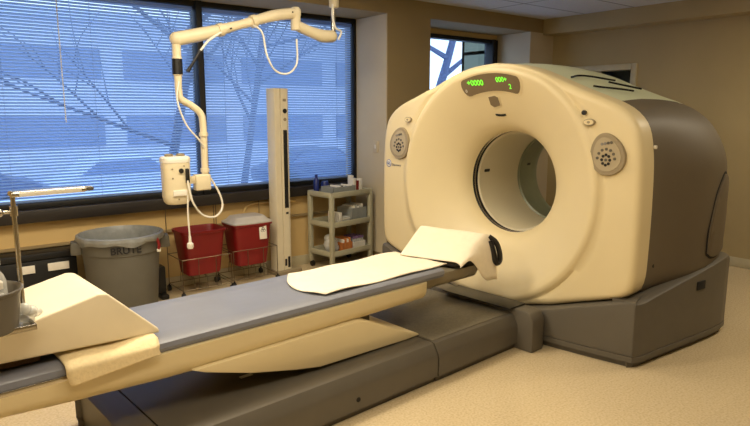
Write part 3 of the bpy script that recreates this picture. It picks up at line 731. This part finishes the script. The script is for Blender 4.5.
obj('cable', B().tube([(2.40,AY-.03,2.28),(2.47,AY-.05,2.22),(2.50,AY-.06,2.05),(2.58,AY-.05,1.93),(2.70,AY-.05,1.91),(2.80,AY-.03,2.0),(2.815,AY-.01,2.2)], .008, seg=8), 'white', arm)
obj('cable', B().tube([(2.12,AY-.04,2.20),(2.01,AY-.05,2.13),(1.94,AY-.05,2.05)], .009, seg=8), 'white', arm)
obj('cable_plug', B().tube([(1.94,AY-.05,2.05),(1.88,AY-.05,1.96),(1.83,AY-.05,1.89)], [.014,.01,.016], seg=10), 'dark', arm)
obj('cable', B().tube([(3.175,AY-.03,2.52),(3.165,AY-.04,2.42),(3.19,AY-.05,2.32),(3.25,AY-.05,2.29),(3.22,AY-.05,2.22)], .009, seg=8), 'white', arm)
pw = B(); pw.tube([(1.765,AY-.10,.97),(1.76,AY-.1,.8),(1.765,AY-.1,.64)], .007, seg=8)
cc = obj('pull_cable', pw, 'white', arm); obj('end_plug', B().lathe([(0,.55),(.02,.55),(.026,.565),(.024,.59),(.012,.60),(.009,.65),(0,.65)], (1.765,AY-.1,0), 16), 'white', cc)

# ------------------------------------------------------------------ tall cream column
TF = Matrix.Translation((2.99, 5.24, 0)) @ Matrix.Rotation(math.radians(4), 4, 'Z')
tw = thing('sensor_column', 'tall cream metal column with a long black slot standing before the window', 'column', (0,0,0), TF)
prof = [(-.09,-.05),(-.082,-.065),(-.025,-.065),(-.022,-.052),(-.014,-.052),(-.011,-.065),(.058,-.065),(.062,-.055),(.08,-.05),(.09,-.03),(.09,.06),(-.09,.06)]
obj('body', B().prism(prof, lambda x, y: Vector((x,y,.04)), lambda x, y: Vector((x,y,1.80))), 'tower', tw)
obj('top_cap', B().prism([(x*1.02,y*1.02) for x, y in prof], lambda x, y: Vector((x,y,1.80)), lambda x, y: Vector((x,y,1.812))), 'tower', tw)
obj('foot', B().box(-.12, .17, -.11, .08, 0, .04, .008), 'panelgrey', tw)
obj('slot', B().box(.008, .054, -.0665, -.06, .66, 1.42, .002), 'gap', tw, label='long black vertical slot')
for z, r in ((1.60,.022),(1.52,.016)): obj('button', B().cyl((.03,-.066,z), (.03,-.071,z), r), 'dark' if z > 1.55 else 'panelgrey', tw)
obj('badge', B().box(.012, .046, -.0672, -.064, 1.69, 1.715), 'panelgrey', tw)
obj('badge', B().box(.02, .048, -.0672, -.064, .60, .62), 'dark', tw)
obj('socket', B().box(-.005, .018, -.0685, -.06, .08, .15, .002), 'dark', tw); obj('socket', B().box(.03, .056, -.0685, -.06, .06, .17, .002), 'gap', tw)

# ------------------------------------------------------------------ rubbish can
can = thing('rubbish_can', 'large grey plastic rubbish can lined with a clear bag under the window', 'bin', (1.40, 5.02, 0)); cxy = (1.40, 5.02, 0)
obj('body', B().lathe([(0,.03),(.245,.03),(.255,.05),(.288,.50),(.296,.505),(.300,.60),(.302,.605),(.318,.61),(.322,.632),(.312,.638),(.298,.628),(.25,.06),(0,.05)], cxy, 64), 'cangrey', can)
lb = B()
def liner(u, v):
    a = 2*PI*u; w = 1+.012*math.sin(11*a)+.008*math.sin(23*a+1)
    P = [(.322*w,.588+.008*math.sin(5*a)+.008*math.sin(9*a)),(.330*w,.615),(.326,.641),(.305,.646),(.29,.61),(.272*w,.5),(.25*w,.3)]
    f = v*(len(P)-1); i = min(int(f), len(P)-2); t = f-i
    r = P[i][0]*(1-t)+P[i+1][0]*t; z = P[i][1]*(1-t)+P[i+1][1]*t
    return Vector((cxy[0]+r*math.cos(a), cxy[1]+r*math.sin(a), z))
lb.grid(liner, 96, 18); obj('liner_bag', lb, 'liner', can)
for a in (2.95, -.22):
    h_ = B(); c_, s_ = math.cos(a), math.sin(a)
    h_.prism([(-.07,0),(.07,0),(.055,.08),(-.055,.08)], lambda u, v: Vector((cxy[0]+(.29+v)*c_-u*s_, cxy[1]+(.29+v)*s_+u*c_, .50)), lambda u, v: Vector((cxy[0]+(.29+v*.9)*c_-u*s_, cxy[1]+(.29+v*.9)*s_+u*c_, .60)), .01)
    obj('handle', h_, 'cangrey', can)
va = math.atan2(-5.02, -1.40)+.10     # the side turned to the viewer's left wall
rotm = Matrix.Translation((cxy[0]+.3035*math.cos(va), cxy[1]+.3035*math.sin(va), .552)) @ Matrix.Rotation(va+PI/2, 4, 'Z') @ Matrix.Rotation(PI/2, 4, 'X')
obj('lettering', B().text('BRUTE', .075, rotm, .002), 'blackink', can, label='black lettering reading BRUTE')
rotm2 = Matrix.Translation((cxy[0]+.2975*math.cos(va), cxy[1]+.2975*math.sin(va), .518)) @ Matrix.Rotation(va+PI/2, 4, 'Z') @ Matrix.Rotation(PI/2, 4, 'X')
obj('bag_tie', B().tube([(1.60,4.775,.62),(1.615,4.765,.56),(1.61,4.765,.52)], .012, seg=8), 'red', can); obj('tag', B().box(1.595,1.625,4.755,4.77,.50,.525,.004), 'white', can)
tag(obj('foot_pedal_bin', B().box(1.715, 1.79, 5.14, 5.27, 0.0, .28, .02).box(1.72, 1.785, 5.07, 5.15, .0, .04, .01), 'dark'), 'small black box standing on the floor right of the rubbish can', 'box')
# low black bench by the wall, left
bn = thing('bench', 'low black bench with two small pale panels standing under the window at far left', 'bench', (.55, 5.25, 0))
obj('seat_board', B().box(.05, 1.11, 5.18, 5.37,   .47, .52, .006), 'frameblack', bn)
obj('lower_board', B().box(.07, 1.10, 5.18, 5.36, .06, .465, .006), 'frameblack', bn)
for x0_, x1_ in ((.68,.80),(.89,1.04)): obj('panel', B().box(x0_, x1_, 5.170, 5.182, .375, .435, .002), 'paper', bn, label='small pale panel on the black front')
for x in (.08, .99): obj('foot', B().box(x, x+.04, 5.18, 5.35, 0, .06, .004), 'frameblack', bn)

# ------------------------------------------------------------------ red sharps bins in wire carts
def wire_cart(x, y, label):
    c = thing('wire_cart', label, 'cart', (x, y, 0), group='wire carts by the wall')
    w, d = .225, .17; r = .0038
    fr = B()
    for zz, k in ((.07, 1.0), (.34, 1.0)):
        fr.tube([(x-w*k,y-d,zz),(x+w*k,y-d,zz),(x+w*k,y+d,zz),(x-w*k,y+d,zz),(x-w*k,y-d,zz)], r, seg=6, smooth=False)
    for dx, dy in ((-w,-d),(w,-d),(w,d),(-w,d)): fr.cyl((x+dx,y+dy,.05),(x+dx,y+dy,.34), r, seg=6)
    for dx in (-.08,.08): fr.cyl((x+dx,y-d,.07),(x+dx,y-d,.34), r*.8, seg=6)
    for dx in (-.12,0,.12): fr.tube([(x+dx,y-d,.07),(x+dx,y-d+.02,.17),(x+dx,y+d-.02,.17),(x+dx,y+d,.07)], r*.8, seg=6, smooth=False)
    obj('frame', fr, 'chrome', c)
    bk = B(); bk.tube([(x-w,y+d,.34),(x-w,y+d,.74),(x-w+.02,y+d,.76),(x-.06,y+d,.76)], r, seg=6, smooth=False).tube([(x+w,y+d,.34),(x+w,y+d,.74),(x+w-.02,y+d,.76),(x+.06,y+d,.76)], r, seg=6, smooth=False)
    obj('back_rail', bk, 'chrome', c)
    for dx, dy in ((-w,-d),(w,-d),(w,d),(-w,d)):
        obj('caster', B().cyl((x+dx-.012,y+dy,.027),(x+dx+.012,y+dy,.027), .026, seg=16).cyl((x+dx,y+dy,.03),(x+dx,y+dy,.065), .008, seg=8), 'dark', c)
    return c
def red_bin(x, y, label, lid):
    c = thing('sharps_bin', label, 'bin', (x, y, .175), group='red bins in wire carts')
    def sec(z, k, in_=0): return [Vector((x+(k*.195-in_)*math.copysign(abs(math.cos(t))**.35, math.cos(t)), y+(k*.15-in_)*math.copysign(abs(math.sin(t))**.35, math.sin(t)), z)) for t in [2*PI*(i+.5)/32 for i in range(32)]]
    bb = B(); bb.loft([sec(.178,.74), sec(.185,.79), sec(.55,1.0), sec(.553,1.06), sec(.575,1.07), sec(.577,1.04), sec(.55,.97), sec(.2,.76)]); obj('tub', bb, 'red', c)
    if lid:
        l = B(); l.loft([sec(.573,1.08), sec(.585,1.08), sec(.60,.9), sec(.635,.72), sec(.64,.4)]); obj('lid', l, 'clearlid', c, label='cloudy translucent lid')
        s_ = B().box(x+.05, x+.125, y-.152, y-.146, .42, .555, .002, rot=Matrix.Rotation(-.08, 3, 'X')); st_ = obj('warning_label', s_, 'white', c)
        m_ = B()
        for k in range(3):
            a = PI/2+k*2*PI/3; m_.lathe([(.009,0),(.014,-.002),(.009,-.004)], (x+.0875+.012*math.cos(a), y-.149, .505+.012*math.sin(a)), 14, 'y')
        m_.lathe([(.0,0),(.006,-.004),(0,-.005)], (x+.0875, y-.149, .505), 10, 'y')
        m_.box(x+.065,x+.11,y-.1535,y-.148,.435,.452)
        obj('warning_symbol', m_, 'blackink', st_)
    else:
        l = B(); l.tube([(x+.20,y-.10,.565),(x+.222,y-.10,.56),(x+.222,y+.1,.56),(x+.20,y+.1,.565)], .006, seg=6); obj('handle', l, 'red', c)
wire_cart(2.10, 5.15, 'chrome wire cart on black casters holding the open red bin'); red_bin(2.10, 5.14, 'open red plastic bin in a wire cart right of the grey can', False)
wire_cart(2.59, 5.19, 'chrome wire cart on black casters holding the lidded red bin'); red_bin(2.59, 5.18, 'red plastic bin with a cloudy lid and white warning label', True)
cd = B().tube([(2.66,5.385,.30),(2.66,5.385,.55),(2.68,5.385,.66),(2.76,5.385,.70),(2.95,5.385,.70),(3.25,5.385,.69)], .013, seg=8)
tag(obj('conduit', cd, 'walltan'), 'tan bent conduit running along the wall behind the lidded red bin', 'pipe')

# ------------------------------------------------------------------ supply cart
CF = Matrix.Translation((3.385, 4.93, 0)) @ Matrix.Rotation(math.radians(7), 4, 'Z')
ct = thing('supply_cart', 'grey green three shelf plastic cart loaded with supplies by the column', 'cart', (.27, .19, 0), CF)
CW, CD = .58, .37
def shelf(z):
    s = B(); s.box(0, CW, 0, CD, z-.07, z-.055, .003).box(0, CW, 0, .02, z-.07, z-.015, .004).box(0, CW, CD-.02, CD, z-.07, z-.015, .004).box(0, .02, 0, CD, z-.07, z-.015, .004).box(CW-.02, CW, 0, CD, z-.07, z-.015, .004); return s
for z in (.815, .515, .215): obj('shelf', shelf(z), 'cartplastic', ct)
for x in (.02, CW-.02):
    for y in (.02, CD-.02): obj('post', B().box(x-.022, x+.022, y-.022, y+.022, .06, .79, .008), 'cartplastic', ct)
for x in (.03, CW-.03):
    for y in (.03, CD-.03): obj('caster', B().cyl((x-.012,y,.03),(x+.012,y,.03), .03).cyl((x,y,.03),(x,y,.075), .01), 'dark', ct)
def item(name, label, cat, bb, m, grp=None): return tag(obj(name, bb, m, frame=CF), label, cat, grp)
def tub(name, label, x0, x1, y0, y1, z, h, m, fill):
    t = thing(name, label, 'box', ((x0+x1)/2, (y0+y1)/2, z), CF); w = .006
    obj('body', B().box(x0,x1,y0,y1,z,z+w).box(x0,x1,y0,y0+w,z,z+h).box(x0,x1,y1-w,y1,z,z+h).box(x0,x0+w,y0,y1,z,z+h).box(x1-w,x1,y0,y1,z,z+h), m, t)
    return t
zs = (.76, .46, .16)
tub('supply_tray', 'long grey clear tray of packets on the top cart shelf', .07, .38, .05, .24, zs[0], .085, 'greybox', None)
rn = random.Random(4)
for k in range(9):
    x = .085+k*.03; item('packet', 'slim packet standing in the long tray on the top cart shelf', 'packet', B().box(x, x+.02, .07, .22, zs[0]+.008, zs[0]+.075+.02*rn.random(), .002, rot=Matrix.Rotation(rn.uniform(-.1,.1), 3, 'Y')), ['paper','greyink','greybox','paper','dark'][k%5], 'packets in the top tray')
for k, (x, y, h, m) in enumerate(((.40,.10,.15,'paper'),(.45,.11,.12,'red'),(.49,.10,.14,'paper'),(.44,.18,.17,'paper'))):
    item('carton', ('white carton at the front right of the top cart shelf','small red carton between white ones on the top cart shelf','white carton at the right end of the top cart shelf','tallest white carton behind the others on the top cart shelf')[k], 'carton', B().box(x, x+.035, y, y+.055, zs[0], zs[0]+h, .002), m)
t = thing('spray_bottle', 'dark blue bottle standing at the back left of the top cart shelf', 'bottle', (.05, .30, zs[0]), CF)
obj('body', B().lathe([(0,zs[0]),(.028,zs[0]),(.03,zs[0]+.01),(.03,zs[0]+.14),(.015,zs[0]+.165)], (.055,.29,0), 20), 'blueplastic', t)
obj('cap', B().lathe([(.016,zs[0]+.16),(.016,zs[0]+.20),(0,zs[0]+.202)], (.055,.29,0), 16), 'blueplastic', t)
item('wipe_tub', 'low dark blue tub behind the tray on the top cart shelf', 'tub', B().lathe([(0,zs[0]),(.045,zs[0]),(.045,zs[0]+.10),(.035,zs[0]+.125),(0,zs[0]+.13)], (.17,.29,0), 20), 'blueplastic')
for k, (x, m) in enumerate(((.06,'paper'),(.105,'paper'),(.15,'paper'))):
    item('carton', ('white carton at the left end of the middle cart shelf','second white carton from the left on the middle cart shelf','third white carton from the left on the middle cart shelf')[k], 'carton', B().box(x, x+.036, .05, .12, zs[1], zs[1]+.145-.012*k, .003, rot=Matrix.Rotation(.06*k, 3, 'Z')), m)
tub('supply_box', 'grey clear box at the right of the middle cart shelf', .33, .54, .05, .28, zs[1], .145, 'greybox', None)
for k in range(6):
    item('packet', 'flat pale packet standing in the grey box on the middle cart shelf', 'packet', B().box(.345+k*.028, .362+k*.028, .07, .25, zs[1]+.008, zs[1]+.155+.012*(k%3), .003), 'paper' if k%2 else 'clear', 'packets in the middle box')
pk = B()
for k in range(5): pk.box(.19, .32, .06, .17, zs[1]+k*.013, zs[1]+.011+k*.013, .004, rot=Matrix.Rotation(.05*(k-2), 3, 'Z'))
for k in range(5):
    item('packet', 'pale flat packet in the small pile on the middle cart shelf', 'packet', B().box(.195, .315, .06, .17, zs[1]+.001+k*.014, zs[1]+.013+k*.014, .004, rot=Matrix.Rotation(.07*(k-2), 3, 'Z')), 'paper' if k%2 else 'clear', 'pile of packets')
pk.bm.free()
item('plastic_bag', 'crumpled clear plastic bag at the left of the bottom cart shelf', 'bag', B().ball((.11,.14,zs[2]+.085), .075, (1,1,1.1)).ball((.14,.11,zs[2]+.05), .045).ball((.10,.16,zs[2]+.145), .05), 'clear')
tub('supply_box', 'open box of orange packs on the bottom cart shelf', .20, .33, .05, .24, zs[2], .10, 'orange', None)
for k in range(4): item('pack', 'small orange and white pack in the open box on the bottom cart shelf', 'pack', B().box(.212+k*.029, .234+k*.029, .065, .22, zs[2]+.008, zs[2]+.13+.012*(k%2), .003), 'orange' if k%2 else 'paper', 'packs in the bottom box')
tub('vial_rack', 'white open rack of violet capped tubes on the bottom cart shelf', .35, .52, .05, .24, zs[2], .085, 'paper', None)
vials = []
v0 = None
for i in range(6):
    for j in range(4):
        x = .367+i*.0265; y = .075+j*.045
        if v0 is None:
            v0 = thing('sample_tube', 'slim clear tube with violet cap in the white rack on the bottom shelf', 'tube', (x,y,zs[2]+.007), CF, 'sample tubes in the rack')
            obj('tube', B().cyl((x,y,zs[2]+.007),(x,y,zs[2]+.115), .008, seg=10), 'clear', v0); obj('cap', B().cyl((x,y,zs[2]+.115),(x,y,zs[2]+.14), .0095, seg=10), 'purple', v0)
        else:
            c = copy_tree(v0); c.matrix_world = CF @ Matrix.Translation((x,y,zs[2]+.007))
# switch plate on the reveal
sw = thing('light_switch', 'small pale switch plate on the reveal beside the big window', 'switch', (4.035, 5.05, 1.2))
obj('plate', B().box(4.028, 4.038, 5.0, 5.08, 1.17, 1.29, .003), 'reveal', sw); obj('rocker', B().box(4.023, 4.03, 5.03, 5.05, 1.21, 1.25, .002), 'white', sw)

# ------------------------------------------------------------------ light
def area(loc, size, power, color, rot=(0,0,0), sy=None):
    l = bpy.data.lights.new('ceiling_and_fill_lamp', 'AREA'); l.energy = power; l.color = color; l.shape = 'RECTANGLE'; l.size = size; l.size_y = sy or size
    o = bpy.data.objects.new('ceiling_and_fill_lamp', l); col.objects.link(o); o.location = loc; o.rotation_euler = rot; return o
warm = (1, .87, .65)
for x, y, p in ((.4, .9, 30), (2.2, .9, 22), (1.0, 3.2, 62), (2.5, 3.6, 26), (-1.5, 2.2, 52), (5.75, .9, 36)):  # last entry is an unseen fill added to brighten back wall and floor
    area((x, y, CZ-.02), 1.2, p, warm, sy=.6)
w = bpy.data.worlds.new('overcast dusk sky'); sc.world = w; w.use_nodes = True
nt = w.node_tree; bg = nt.nodes['Background']
tc = nt.nodes.new('ShaderNodeTexCoord'); sp = nt.nodes.new('ShaderNodeSeparateXYZ'); rp = nt.nodes.new('ShaderNodeValToRGB')
nt.links.new(tc.outputs['Generated'], sp.inputs[0]); nt.links.new(sp.outputs['Z'], rp.inputs['Fac'])
rp.color_ramp.elements[0].color = (.74,.86,1,1); rp.color_ramp.elements[1].color = (.50,.68,1,1)
nt.links.new(rp.outputs['Color'], bg.inputs['Color']); bg.inputs['Strength'].default_value = 2.3

# ------------------------------------------------------------------ camera
cam = bpy.data.cameras.new('camera'); co = bpy.data.objects.new('camera', cam); col.objects.link(co)
cam.sensor_width = 36; cam.lens = 611/750*36; cam.clip_end = 300; cam.clip_start = .05
yaw = math.radians(51.4); pitch = math.atan2(102, 611)
F2 = Vector((math.cos(yaw), math.sin(yaw), 0)); R_ = Vector((math.sin(yaw), -math.cos(yaw), 0)); Zu = Vector((0,0,1))
Fv = F2*math.cos(pitch)-Zu*math.sin(pitch); U = F2*math.sin(pitch)+Zu*math.cos(pitch)
co.matrix_world = Matrix(((R_.x,U.x,-Fv.x,0),(R_.y,U.y,-Fv.y,0),(R_.z,U.z,-Fv.z,1.6),(0,0,0,1)))
sc.camera = co
sc.view_settings.view_transform = 'Standard'
